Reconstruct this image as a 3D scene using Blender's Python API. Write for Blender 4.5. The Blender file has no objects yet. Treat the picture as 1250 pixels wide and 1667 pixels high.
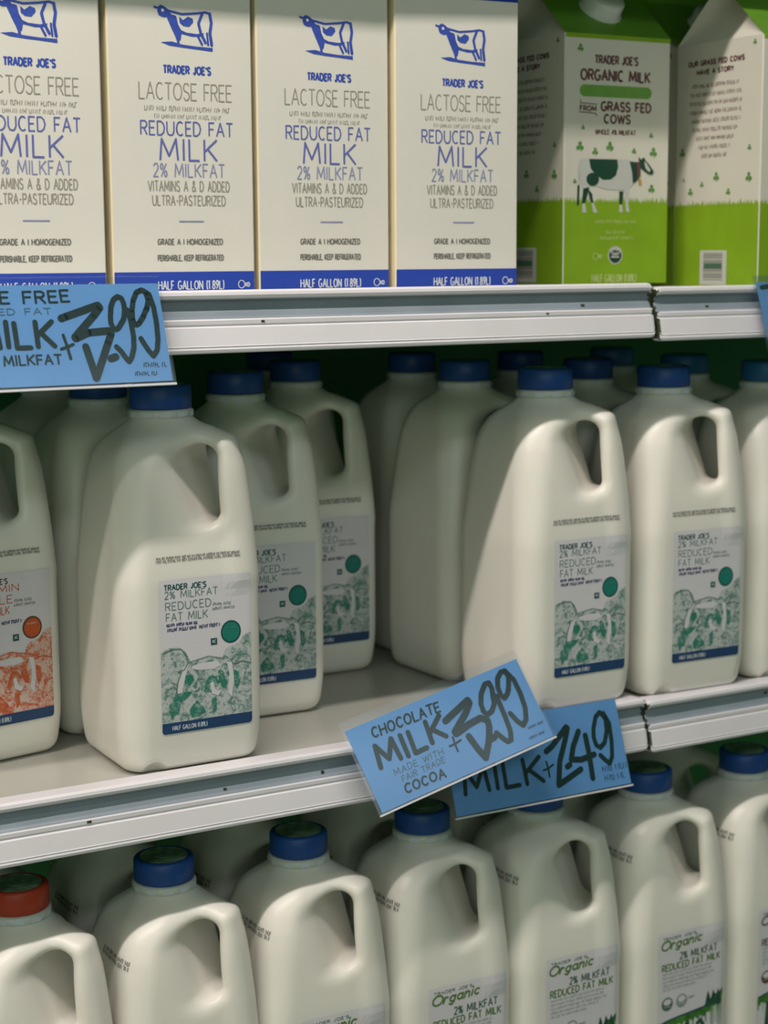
import bpy, math, random
import numpy as np
from mathutils import Vector, Matrix
from mathutils.bvhtree import BVHTree
from mathutils.geometry import tessellate_polygon

scene = bpy.context.scene
col = scene.collection
ZC = 1.35                      # height of the camera above the shop floor; heights below are given from it

# ------------------------------------------------------------------ camera
cam_d = bpy.data.cameras.new('camera')
cam = bpy.data.objects.new('camera', cam_d)
col.objects.link(cam)
yaw, pitch, roll = 0.5141, 0.1501, -0.0057
F_ = Vector((math.sin(yaw) * math.cos(pitch), math.cos(yaw) * math.cos(pitch), -math.sin(pitch)))
R_ = Vector((math.cos(yaw), -math.sin(yaw), 0))
U_ = R_.cross(F_)
R2 = R_ * math.cos(roll) + U_ * math.sin(roll)
U2 = -R_ * math.sin(roll) + U_ * math.cos(roll)
rot = Matrix((R2, U2, -F_)).transposed()
cam.matrix_world = Matrix.Translation((0, -0.9359, ZC)) @ rot.to_4x4()
cam_d.sensor_fit = 'VERTICAL'
cam_d.sensor_height = 24
cam_d.lens = 24 * 2779.5 / 1667
cam_d.clip_start = 0.02
cam_d.dof.use_dof = True
cam_d.dof.focus_distance = 1.02
cam_d.dof.aperture_fstop = 5.6
scene.camera = cam

# ------------------------------------------------------------------ light
scene.view_settings.view_transform = 'Standard'
scene.view_settings.look = 'None'
scene.view_settings.gamma = 1
scene.view_settings.use_curve_mapping = False
scene.view_settings.exposure = 0.0

world = bpy.data.worlds.new('shop_ambient')
scene.world = world
world.use_nodes = True
bg = world.node_tree.nodes['Background']
bg.inputs[0].default_value = (0.37, 0.58, 0.385, 1)
bg.inputs[1].default_value = 0.17


def area(name, loc, target, sx, sy, power, colr):
    d = bpy.data.lights.new(name, 'AREA')
    d.shape = 'RECTANGLE'
    d.size, d.size_y = sx, sy
    d.energy = power
    d.color = colr
    o = bpy.data.objects.new(name, d)
    col.objects.link(o)
    o.location = loc
    o.rotation_euler = (Vector(target) - Vector(loc)).to_track_quat('-Z', 'Y').to_euler()
    return o


# rows of fluorescent ceiling tubes along the dairy case, plus an added fill
area('canopy_tube', (-0.40, -0.45, ZC + 1.0), (-0.40, 0, ZC - 0.1), 2.0, 0.04, 28, (1.0, 0.905, 0.83))
area('ceiling_tube_far', (0.2, -3.4, ZC + 2.2), (0.2, 0, ZC), 4.0, 0.3, 20, (0.90, 0.95, 1.0))
area('ceiling_lamp_aisle_left', (-2.6, -0.9, ZC + 1.3), (0.5, 0.05, ZC - 0.15), 0.7, 0.7, 4, (1.0, 0.84, 0.58))
area('added_low_fill', (-1.3, -3.0, ZC + 0.25), (0.6, 0.1, ZC - 0.15), 3.0, 1.2, 16, (0.84, 1.0, 0.78))  # added low fill that lifts the deep shelves, not a known source

# ------------------------------------------------------------------ traced handwriting of the price signs (card coordinates, metres)
SIGN_A_PRICE=[[(0.0726, 0.0385), (0.0748, 0.0393), (0.0952, 0.0458), (0.0961, 0.0444), (0.0924, 0.0403), (0.0789, 0.0273), (0.0792, 0.0266), (0.0871, 0.0298), (0.0993, 0.0306), (0.1005, 0.0289), (0.0983, 0.0244), (0.0878, 0.0031), (0.0844, 0.0216)], [(0.1107, 0.0427), (0.1108, 0.0464), (0.1099, 0.0497), (0.1077, 0.0507), (0.105, 0.0489), (0.1028, 0.0447), (0.1015, 0.0382), (0.1013, 0.035), (0.1022, 0.0321), (0.1035, 0.0312), (0.1054, 0.0321), (0.1079, 0.0353), (0.1093, 0.0371), (0.1105, 0.0417), (0.1124, 0.0426), (0.1134, 0.0361), (0.1136, 0.0267), (0.1128, 0.0202), (0.1107, 0.0147), (0.1086, 0.0121), (0.1067, 0.0148), (0.1047, 0.0184), (0.1025, 0.021)], [(0.124, 0.0424), (0.1259, 0.048), (0.1252, 0.0528), (0.1226, 0.0544), (0.1194, 0.0529), (0.1168, 0.0482), (0.1152, 0.0426), (0.1147, 0.0374), (0.1152, 0.0346), (0.1163, 0.0336), (0.1182, 0.0345), (0.1212, 0.0382), (0.1241, 0.0433)], [(0.1235, 0.0542), (0.127, 0.0518), (0.1286, 0.0442), (0.1288, 0.0338), (0.1281, 0.0244), (0.1266, 0.0183), (0.1238, 0.0149), (0.1215, 0.018), (0.1193, 0.0223), (0.1179, 0.0254)], [(0.0981, 0.0142), (0.1011, 0.0152)]]
SIGN_A_PLUS=[[(0.0723, 0.0288), (0.0736, 0.0224), (0.0747, 0.015)], [(0.0701, 0.0207), (0.074, 0.0219), (0.0773, 0.0232)]]
SIGN_A_TEXT={'lf': (-0.0089, 0.0481, 0.0789, 0.0547), 'rf': (0.0096, 0.0412, 0.0674, 0.0447), 'milk': (0.0225, 0.0223, 0.0666, 0.0365), 'mf': (0.0228, 0.0125, 0.0692, 0.0178), 's1': (0.117, 0.0084, 0.1304, 0.0111), 's2': (0.1112, 0.0035, 0.1247, 0.0059)}
SIGN_B_PRICE=[[(0.0666, 0.037), (0.0695, 0.038), (0.0876, 0.0437), (0.0879, 0.0417), (0.0824, 0.0366), (0.0693, 0.0281), (0.0696, 0.0267), (0.0808, 0.029), (0.0904, 0.0298), (0.0943, 0.0267), (0.0934, 0.0221), (0.0887, 0.014), (0.0815, 0.005), (0.0791, 0.0123), (0.0771, 0.0219)], [(0.1049, 0.0379), (0.1073, 0.0444), (0.1071, 0.0487), (0.1039, 0.0488), (0.0985, 0.0441), (0.0951, 0.038), (0.0944, 0.0328), (0.0961, 0.0299), (0.1001, 0.0309), (0.1039, 0.0345), (0.1061, 0.0402), (0.1079, 0.0385), (0.1072, 0.0249), (0.1061, 0.0143), (0.1037, 0.0088), (0.101, 0.0087), (0.0989, 0.0117), (0.0963, 0.0168)], [(0.118, 0.0393), (0.1222, 0.047), (0.1218, 0.0514), (0.1186, 0.0521), (0.1143, 0.0491), (0.1116, 0.0436), (0.1111, 0.0379), (0.1126, 0.0354), (0.1161, 0.0372), (0.1188, 0.0408)], [(0.1216, 0.0519), (0.1248, 0.0441), (0.1248, 0.0338), (0.1234, 0.0241), (0.1203, 0.017), (0.1164, 0.0143), (0.1138, 0.0183), (0.1116, 0.0247)], [(0.091, 0.0145), (0.0937, 0.0149)]]
SIGN_B_PLUS=[[(0.0664, 0.0256), (0.0658, 0.0213), (0.0655, 0.016)], [(0.0617, 0.0211), (0.0657, 0.021), (0.0707, 0.0219)]]
SIGN_B_TEXT={'choc': [(0.0159, 0.0454), (0.0664, 0.0443), (0.0169, 0.0516)], 'milk': [(0.0119, 0.0258), (0.0625, 0.0272), (0.013, 0.0398)], 'mw': [(0.0186, 0.0181), (0.0556, 0.0182), (0.019, 0.022)], 'ft': [(0.0217, 0.0124), (0.0541, 0.0129), (0.0222, 0.0161)], 'coc': [(0.0204, 0.005), (0.0502, 0.0046), (0.0213, 0.0105)], 's1': [(0.1189, 0.0102), (0.1304, 0.0102), (0.1189, 0.012)], 's2': [(0.1165, 0.0038), (0.1288, 0.0034), (0.1164, 0.0056)]}
SIGN_C_PRICE=[[(0.0775, 0.0315), (0.083, 0.0342), (0.0971, 0.0453), (0.098, 0.0443), (0.094, 0.0361), (0.0868, 0.0232), (0.0826, 0.0079), (0.0914, 0.0112), (0.1027, 0.0156)], [(0.1064, 0.041), (0.1, 0.0317), (0.0963, 0.0232), (0.1046, 0.0219), (0.1158, 0.0238)], [(0.1114, 0.0375), (0.1117, 0.0247), (0.111, 0.0082)], [(0.1293, 0.0488), (0.1267, 0.0515), (0.1228, 0.0488), (0.1192, 0.0413), (0.118, 0.0353), (0.1189, 0.0298), (0.1219, 0.0276), (0.1263, 0.0306), (0.1298, 0.038), (0.1306, 0.0451), (0.1293, 0.0488)], [(0.1297, 0.0505), (0.133, 0.0429), (0.1322, 0.0306), (0.1302, 0.0202), (0.127, 0.0159), (0.1241, 0.0187), (0.1207, 0.0225)], [(0.0921, 0.0189), (0.0945, 0.0199)]]
SIGN_C_PLUS=[[(0.076, 0.0248), (0.0767, 0.0204), (0.0766, 0.0144)], [(0.0727, 0.0193), (0.0766, 0.0199), (0.0812, 0.022)]]
SIGN_C_TEXT={'milk': (0.0095, 0.0126, 0.0713, 0.029), 's1': (0.1204, 0.0111, 0.1421, 0.0149), 's2': (0.1211, 0.0048, 0.1373, 0.0085)}
SIGN_A_PLANE=[[0.2424, -0.026, -0.0709], [1.0, 0.0, 0.0], [0.0, 0.34284, 0.93939], 0.1334, 0.0583]
SIGN_B_PLANE=[[0.50384, -0.0395, -0.34613], [0.9726, 0.0, 0.23247], [-0.20276, 0.48913, 0.84832], 0.1334, 0.0562]
SIGN_C_PLANE=[[0.5665, -0.027, -0.363], [1.0, 0.0, 0.0], [0.0, 0.33848, 0.94097], 0.142, 0.0591]

# ------------------------------------------------------------------ materials
def mat(name, colr, rough=0.5, spec=0.5, noise=0.0, nscale=60.0, coat=0.0, sss=0.0, metallic=0.0, bump=0.0):
    m = bpy.data.materials.new(name)
    m.use_nodes = True
    nt = m.node_tree
    b = nt.nodes['Principled BSDF']
    b.inputs['Roughness'].default_value = rough
    b.inputs['Specular IOR Level'].default_value = spec
    b.inputs['Metallic'].default_value = metallic
    b.inputs['Coat Weight'].default_value = coat
    if sss:
        b.inputs['Subsurface Weight'].default_value = sss
        b.inputs['Subsurface Radius'].default_value = (1.0, 0.8, 0.55)
        b.inputs['Subsurface Scale'].default_value = 0.012
    tc = nt.nodes.new('ShaderNodeTexCoord')
    nz = nt.nodes.new('ShaderNodeTexNoise')
    nz.inputs['Scale'].default_value = nscale
    nz.inputs['Detail'].default_value = 3
    nt.links.new(tc.outputs['Object'], nz.inputs['Vector'])
    rp = nt.nodes.new('ShaderNodeValToRGB')
    a = [max(0, c * (1 - noise)) for c in colr]
    z = [min(1, c * (1 + noise)) for c in colr]
    rp.color_ramp.elements[0].color = (*a, 1)
    rp.color_ramp.elements[1].color = (*z, 1)
    rp.color_ramp.elements[0].position = 0.35
    rp.color_ramp.elements[1].position = 0.65
    nt.links.new(nz.outputs['Fac'], rp.inputs['Fac'])
    nt.links.new(rp.outputs['Color'], b.inputs['Base Color'])
    if bump:
        bp = nt.nodes.new('ShaderNodeBump')
        bp.inputs['Strength'].default_value = bump
        bp.inputs['Distance'].default_value = 0.001
        nt.links.new(nz.outputs['Fac'], bp.inputs['Height'])
        nt.links.new(bp.outputs['Normal'], b.inputs['Normal'])
    return m


def srgb(r, g, b):
    f = lambda c: (c / 255) / 12.92 if c / 255 <= 0.04045 else ((c / 255 + 0.055) / 1.055) ** 2.4
    return (f(r), f(g), f(b))


def engraving(name, paper, ink, scale, lo=.42, hi=.56):
    """a printed engraving: hatched leaf-like patches of ink on paper"""
    m = bpy.data.materials.new(name)
    m.use_nodes = True
    nt = m.node_tree
    b = nt.nodes['Principled BSDF']
    b.inputs['Roughness'].default_value = 0.45
    tc = nt.nodes.new('ShaderNodeTexCoord')
    n1 = nt.nodes.new('ShaderNodeTexNoise')
    n1.inputs['Scale'].default_value = scale
    n1.inputs['Detail'].default_value = 2
    n1.inputs['Distortion'].default_value = 1.6
    n2 = nt.nodes.new('ShaderNodeTexNoise')
    n2.inputs['Scale'].default_value = scale * 3.4
    n2.inputs['Detail'].default_value = 2
    n2.inputs['Distortion'].default_value = 3.0
    mx = nt.nodes.new('ShaderNodeMath')
    mx.operation = 'MULTIPLY_ADD'
    mx.inputs[1].default_value = .55
    half = nt.nodes.new('ShaderNodeMath')
    half.operation = 'MULTIPLY'
    half.inputs[1].default_value = .45
    rp = nt.nodes.new('ShaderNodeValToRGB')
    rp.color_ramp.elements[0].position = lo
    rp.color_ramp.elements[0].color = (*ink, 1)
    rp.color_ramp.elements[1].position = min(hi, 1.0)
    rp.color_ramp.elements[1].color = (*paper, 1)
    nt.links.new(tc.outputs['Object'], n1.inputs['Vector'])
    nt.links.new(tc.outputs['Object'], n2.inputs['Vector'])
    nt.links.new(n1.outputs['Fac'], mx.inputs[0])
    nt.links.new(n2.outputs['Fac'], half.inputs[0])
    nt.links.new(half.outputs[0], mx.inputs[2])
    nt.links.new(mx.outputs[0], rp.inputs['Fac'])
    nt.links.new(rp.outputs['Color'], b.inputs['Base Color'])
    return m


def clear(name, tint, gloss):
    m = bpy.data.materials.new(name)
    m.use_nodes = True
    nt = m.node_tree
    nt.nodes.remove(nt.nodes['Principled BSDF'])
    t = nt.nodes.new('ShaderNodeBsdfTransparent')
    t.inputs[0].default_value = (*tint, 1)
    g = nt.nodes.new('ShaderNodeBsdfGlossy')
    g.inputs['Roughness'].default_value = 0.12
    g.inputs[0].default_value = (0.9, 0.95, 1, 1)
    fr = nt.nodes.new('ShaderNodeFresnel')
    fr.inputs['IOR'].default_value = 1.45
    ml = nt.nodes.new('ShaderNodeMath')
    ml.operation = 'MULTIPLY_ADD'
    ml.inputs[1].default_value = 0.25
    ml.inputs[2].default_value = gloss
    mix = nt.nodes.new('ShaderNodeMixShader')
    nt.links.new(fr.outputs[0], ml.inputs[0])
    nt.links.new(ml.outputs[0], mix.inputs[0])
    nt.links.new(t.outputs[0], mix.inputs[1])
    nt.links.new(g.outputs[0], mix.inputs[2])
    nt.links.new(mix.outputs[0], nt.nodes['Material Output'].inputs[0])
    return m


M = {}
M['milk'] = mat('milk_filled_plastic', (0.79, 0.755, 0.70), 0.36, 0.45, 0.012, 25, sss=0.35)
M['cap_blue'] = mat('blue_cap_plastic', (0.014, 0.070, 0.28), 0.42, 0.4, 0.04, 90)
M['cap_red'] = mat('red_cap_plastic', (0.42, 0.045, 0.018), 0.42, 0.4, 0.04, 90)
M['cap_teal'] = mat('teal_blue_cap_plastic', (0.022, 0.13, 0.30), 0.42, 0.4, 0.04, 90)
M['cap_disc'] = mat('grey_green_cap_disc', (0.20, 0.30, 0.21), 0.4, 0.5, 0.35, 160)  # mottled grey-green tone of the cap top
M['ring'] = mat('clear_tamper_ring', (0.62, 0.64, 0.60), 0.3, 0.5, 0.03, 200)
M['label_paper'] = mat('lilac_white_label', (0.66, 0.63, 0.68), 0.42, 0.4, 0.015, 90)
M['teal'] = mat('teal_ink', (0.015, 0.19, 0.155), 0.5, 0.3, 0.06, 300)
M['teal_dark'] = mat('dark_teal_ink', (0.02, 0.085, 0.085), 0.5, 0.3, 0.06, 300)
M['teal_text'] = mat('grey_green_ink', (0.13, 0.22, 0.20), 0.5, 0.3, 0.06, 300)
M['navy'] = mat('navy_ink', (0.018, 0.055, 0.15), 0.45, 0.4, 0.05, 200)
M['violet'] = mat('violet_navy_ink', (0.06, 0.055, 0.16), 0.5, 0.3, 0.05, 200)
M['white_ink'] = mat('white_ink', (0.62, 0.66, 0.72), 0.5, 0.3, 0.02, 200)
M['jet'] = mat('grey_jet_ink', (0.24, 0.24, 0.23), 0.6, 0.2, 0.1, 300)
M['orange'] = mat('orange_ink', (0.55, 0.10, 0.025), 0.5, 0.3, 0.06, 300)
M['brown'] = mat('brown_ink', (0.10, 0.05, 0.04), 0.5, 0.3, 0.06, 300)
M['art_green'] = engraving('green_engraving', (0.52, 0.54, 0.55), (0.08, 0.20, 0.17), 150, .40, .54)
M['art_green_dense'] = engraving('dense_green_engraving', (0.34, 0.43, 0.41), (0.025, 0.19, 0.14), 150, .50, .62)
M['art_orange_dense'] = engraving('dense_orange_engraving', (0.60, 0.28, 0.18), (0.55, 0.09, 0.02), 150, .50, .62)
M['art_orange'] = engraving('orange_engraving', (0.66, 0.50, 0.44), (0.58, 0.10, 0.03), 130)
M['leaf'] = mat('meadow_green_print', (0.055, 0.19, 0.03), 0.5, 0.3, 0.35, 140)
M['leaf_dark'] = mat('dark_green_print', (0.02, 0.08, 0.045), 0.5, 0.3, 0.3, 140)
M['olive'] = mat('olive_green_ink', (0.10, 0.19, 0.04), 0.5, 0.3, 0.06, 300)
M['bottle_green'] = mat('bottle_green_ink', (0.07, 0.14, 0.10), 0.5, 0.3, 0.06, 300)
M['sage'] = mat('sage_ink', (0.24, 0.30, 0.28), 0.5, 0.3, 0.1, 300)

M['carton'] = mat('white_carton_board', (0.72, 0.69, 0.635), 0.5, 0.35, 0.012, 40)
M['carton_side'] = mat('cream_carton_side', (0.74, 0.64, 0.44), 0.5, 0.35, 0.02, 40)
M['carton_blue'] = mat('carton_blue_ink', (0.022, 0.062, 0.42), 0.45, 0.4, 0.03, 60)
M['c_blue'] = mat('cow_blue_ink', (0.045, 0.085, 0.42), 0.5, 0.3, 0.08, 200)
M['c_blue_mid'] = mat('violet_blue_ink', (0.13, 0.15, 0.43), 0.5, 0.3, 0.05, 200)
M['c_blue_pale'] = mat('pale_violet_ink', (0.27, 0.28, 0.47), 0.5, 0.3, 0.05, 200)
M['c_grey'] = mat('warm_grey_ink', (0.32, 0.30, 0.26), 0.5, 0.3, 0.05, 200)
M['c_dark'] = mat('dark_grey_ink', (0.19, 0.185, 0.17), 0.5, 0.3, 0.05, 200)
M['g_board'] = mat('cream_white_carton_board', (0.64, 0.61, 0.54), 0.5, 0.35, 0.012, 40)
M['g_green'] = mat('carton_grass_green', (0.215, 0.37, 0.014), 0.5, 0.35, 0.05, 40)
M['g_roof'] = mat('shaded_grass_green_roof', (0.10, 0.24, 0.02), 0.5, 0.35, 0.05, 40)  # grass green darkened, the upper shelf's shadow put into the colour
M['g_pill'] = mat('soft_green_ink', (0.15, 0.34, 0.06), 0.5, 0.35, 0.05, 60)
M['g_clover'] = mat('clover_green_ink', (0.10, 0.26, 0.05), 0.5, 0.35, 0.05, 60)
M['g_cow'] = mat('cow_black_green_ink', (0.012, 0.055, 0.035), 0.5, 0.3, 0.05, 60)
M['g_cowwhite'] = mat('cow_white_ink', (0.52, 0.52, 0.50), 0.5, 0.3, 0.02, 60)
M['g_text'] = mat('plum_brown_ink', (0.14, 0.055, 0.055), 0.5, 0.3, 0.05, 200)
M['g_pale'] = mat('pale_green_ink', (0.48, 0.56, 0.22), 0.5, 0.3, 0.05, 200)
M['g_bell'] = mat('ochre_ink', (0.45, 0.26, 0.04), 0.5, 0.3, 0.05, 200)

M['card'] = mat('light_blue_card', (0.135, 0.325, 0.65), 0.55, 0.3, 0.03, 35)
M['marker'] = mat('black_green_marker', (0.012, 0.035, 0.035), 0.5, 0.3, 0.15, 300)
M['pen'] = mat('thin_blue_black_pen', (0.07, 0.14, 0.19), 0.5, 0.3, 0.1, 300)
M['sleeve'] = clear('clear_plastic_sleeve', (0.97, 0.98, 0.985), 0.0)

M['enamel'] = mat('white_enamel_steel', (0.44, 0.43, 0.39), 0.28, 0.5, 0.04, 9)
M['rail'] = mat('white_rail_plastic', (0.75, 0.715, 0.76), 0.35, 0.5, 0.02, 30)
M['strip'] = mat('blue_grey_strip', (0.25, 0.29, 0.34), 0.35, 0.5, 0.06, 25)
M['dirt'] = mat('grime', (0.055, 0.07, 0.04), 0.8, 0.2, 0.5, 300)
M['case'] = mat('case_liner_green_shade', (0.05, 0.22, 0.08), 0.55, 0.3, 0.15, 6)  # green of the shadows inside the case put into the liner colour
M['under'] = mat('shelf_underside_green_shade', (0.05, 0.22, 0.08), 0.55, 0.3, 0.1, 10)  # dark green painted on to stand for the shade below the shelf
M['tile'] = mat('grey_floor_tile', (0.35, 0.34, 0.31), 0.4, 0.5, 0.1, 4)


# ------------------------------------------------------------------ helpers
class Geo:
    def __init__(self):
        self.v, self.f, self.m, self.s = [], [], [], []
        self.mats = []

    def mi(self, m):
        if m not in self.mats:
            self.mats.append(m)
        return self.mats.index(m)

    def face(self, pts, m, smooth=False):
        b = len(self.v)
        self.v += [tuple(p) for p in pts]
        self.f.append(list(range(b, b + len(pts))))
        self.m.append(self.mi(m))
        self.s.append(smooth)

    def add(self, verts, faces, m, smooth=False):
        b = len(self.v)
        self.v += [tuple(p) for p in verts]
        for f in faces:
            self.f.append([b + i for i in f])
            self.m.append(self.mi(m))
            self.s.append(smooth)

    def box(self, x0, y0, z0, x1, y1, z1, m, over=None):
        P = [(x0, y0, z0), (x1, y0, z0), (x1, y1, z0), (x0, y1, z0), (x0, y0, z1), (x1, y0, z1), (x1, y1, z1), (x0, y1, z1)]
        names = ['bottom', 'top', 'front', 'right', 'back', 'left']
        fs = [(0, 3, 2, 1), (4, 5, 6, 7), (0, 1, 5, 4), (1, 2, 6, 5), (2, 3, 7, 6), (3, 0, 4, 7)]
        b = len(self.v)
        self.v += P
        for n, f in zip(names, fs):
            self.f.append([b + i for i in f])
            self.m.append(self.mi((over or {}).get(n, m)))
            self.s.append(False)

    def lathe(self, prof, n, m, centre=(0, 0), smooth=True, ribs=0.0):
        V, Fc = [], []
        for r, z in prof:
            for i in range(n):
                a = 2 * math.pi * i / n
                rr = r - (ribs if (i % 2 and r > 0.015 and ribs) else 0)
                V.append((centre[0] + rr * math.cos(a), centre[1] + rr * math.sin(a), z))
        k = len(prof)
        for j in range(k - 1):
            for i in range(n):
                Fc.append((j * n + i, j * n + (i + 1) % n, (j + 1) * n + (i + 1) % n, (j + 1) * n + i))
        Fc.append(tuple(reversed(range(n))))
        Fc.append(tuple(range((k - 1) * n, k * n)))
        self.add(V, Fc, m, smooth)

    def mesh(self, name):
        me = bpy.data.meshes.new(name)
        me.from_pydata(self.v, [], self.f)
        for mm in self.mats:
            me.materials.append(M[mm])
        me.polygons.foreach_set('material_index', self.m)
        me.polygons.foreach_set('use_smooth', self.s)
        me.update()
        return me


def link(name, me, parent=None):
    o = bpy.data.objects.new(name, me)
    col.objects.link(o)
    if parent is not None:
        o.parent = parent
    return o


def empty(name, loc, rz=0.0):
    o = bpy.data.objects.new(name, None)
    o.empty_display_size = 0.03
    col.objects.link(o)
    o.location = loc
    o.rotation_euler = (0, 0, rz)
    return o


def tag(o, label, cat, group=None):
    o['label'] = label
    o['category'] = cat
    if group:
        o['group'] = group
    return o


def arc(cx, cy, rx, ry, a0, a1, n=8):
    return [(cx + rx * math.cos(math.radians(a0 + (a1 - a0) * i / n)), cy + ry * math.sin(math.radians(a0 + (a1 - a0) * i / n))) for i in range(n + 1)]


# stroke letters on a unit box: (width, polylines)
GL = {
    'A': (.85, [[(0, 0), (.5, 1), (1, 0)], [(.2, .36), (.8, .36)]]),
    'B': (.7, [[(0, 0), (0, 1), (.65, 1), (.9, .87), (.9, .66), (.65, .53), (0, .53)], [(.65, .53), (1, .38), (1, .14), (.7, 0), (0, 0)]]),
    'C': (.8, [arc(.55, .5, .52, .5, 50, 310, 12)]),
    'D': (.8, [[(0, 0), (0, 1), (.5, 1), (.85, .82), (1, .5), (.85, .18), (.5, 0), (0, 0)]]),
    'E': (.62, [[(1, 1), (0, 1), (0, 0), (1, 0)], [(0, .52), (.85, .52)]]),
    'F': (.6, [[(1, 1), (0, 1), (0, 0)], [(0, .52), (.85, .52)]]),
    'G': (.85, [arc(.52, .5, .5, .5, 50, 350, 12) + [(1, .45), (.6, .45)]]),
    'H': (.8, [[(0, 0), (0, 1)], [(1, 0), (1, 1)], [(0, .52), (1, .52)]]),
    'I': (.08, [[(.5, 0), (.5, 1)]]),
    'J': (.5, [[(.9, 1), (.9, .25), (.6, 0), (.3, 0), (0, .22)]]),
    'K': (.75, [[(0, 0), (0, 1)], [(1, 1), (0, .42)], [(.25, .57), (1, 0)]]),
    'L': (.6, [[(0, 1), (0, 0), (1, 0)]]),
    'M': (1.05, [[(0, 0), (.1, 1), (.5, .2), (.9, 1), (1, 0)]]),
    'N': (.8, [[(0, 0), (0, 1), (1, 0), (1, 1)]]),
    'O': (.9, [arc(.5, .5, .5, .5, 90, 450, 16)]),
    'P': (.65, [[(0, 0), (0, 1), (.7, 1), (1, .85), (1, .62), (.7, .47), (0, .47)]]),
    'Q': (.9, [arc(.5, .5, .5, .5, 90, 450, 16), [(.6, .25), (1, -.05)]]),
    'R': (.7, [[(0, 0), (0, 1), (.7, 1), (.95, .86), (.95, .64), (.7, .5), (0, .5)], [(.45, .5), (1, 0)]]),
    'S': (.65, [[(.95, .85), (.7, 1), (.3, 1), (.05, .85), (.05, .65), (.3, .53), (.7, .47), (.97, .33), (.97, .15), (.7, 0), (.3, 0), (.02, .15)]]),
    'T': (.75, [[(0, 1), (1, 1)], [(.5, 1), (.5, 0)]]),
    'U': (.8, [[(0, 1), (0, .3), (.2, .05), (.5, 0), (.8, .05), (1, .3), (1, 1)]]),
    'V': (.85, [[(0, 1), (.5, 0), (1, 1)]]),
    'W': (1.15, [[(0, 1), (.25, 0), (.5, .9), (.75, 0), (1, 1)]]),
    'X': (.8, [[(0, 0), (1, 1)], [(0, 1), (1, 0)]]),
    'Y': (.8, [[(0, 1), (.5, .5), (1, 1)], [(.5, .5), (.5, 0)]]),
    'Z': (.75, [[(0, 1), (1, 1), (0, 0), (1, 0)]]),
    '0': (.6, [arc(.5, .5, .5, .5, 90, 450, 14)]),
    '1': (.3, [[(0, .8), (.6, 1), (.6, 0)]]),
    '2': (.6, [[(.05, .8), (.3, 1), (.7, 1), (.95, .8), (.9, .58), (0, 0), (1, 0)]]),
    '4': (.65, [[(.75, 0), (.75, 1), (0, .3), (1, .3)]]),
    '8': (.6, [arc(.5, .75, .4, .25, -90, 270, 10), arc(.5, .25, .5, .25, 90, 450, 10)]),
    '9': (.6, [[(.2, 0), (.9, .5), (1, .75), (.7, 1), (.3, 1), (0, .75), (.2, .5), (.6, .45), (.95, .7)]]),
    '%': (.8, [arc(.2, .78, .2, .22, 0, 360, 8), arc(.8, .22, .2, .22, 0, 360, 8), [(.1, 0), (.9, 1)]]),
    '&': (.8, [[(1, 0), (.25, .75), (.3, 1), (.6, 1), (.65, .75), (0, .35), (.15, 0), (.6, 0), (.95, .4)]]),
    '.': (.08, [[(.3, .02), (.6, .02)]]),
    ',': (.12, [[(.6, .08), (.2, -.15)]]),
    "'": (.1, [[(.5, 1), (.4, .75)]]),
    '-': (.4, [[(0, .45), (1, .45)]]),
    '|': (.08, [[(.5, 0), (.5, 1)]]),
    '(': (.2, [[(.9, 1.05), (.2, .75), (.2, .25), (.9, -.05)]]),
    ')': (.2, [[(.1, 1.05), (.8, .75), (.8, .25), (.1, -.05)]]),
    ' ': (.45, []),
}


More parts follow.
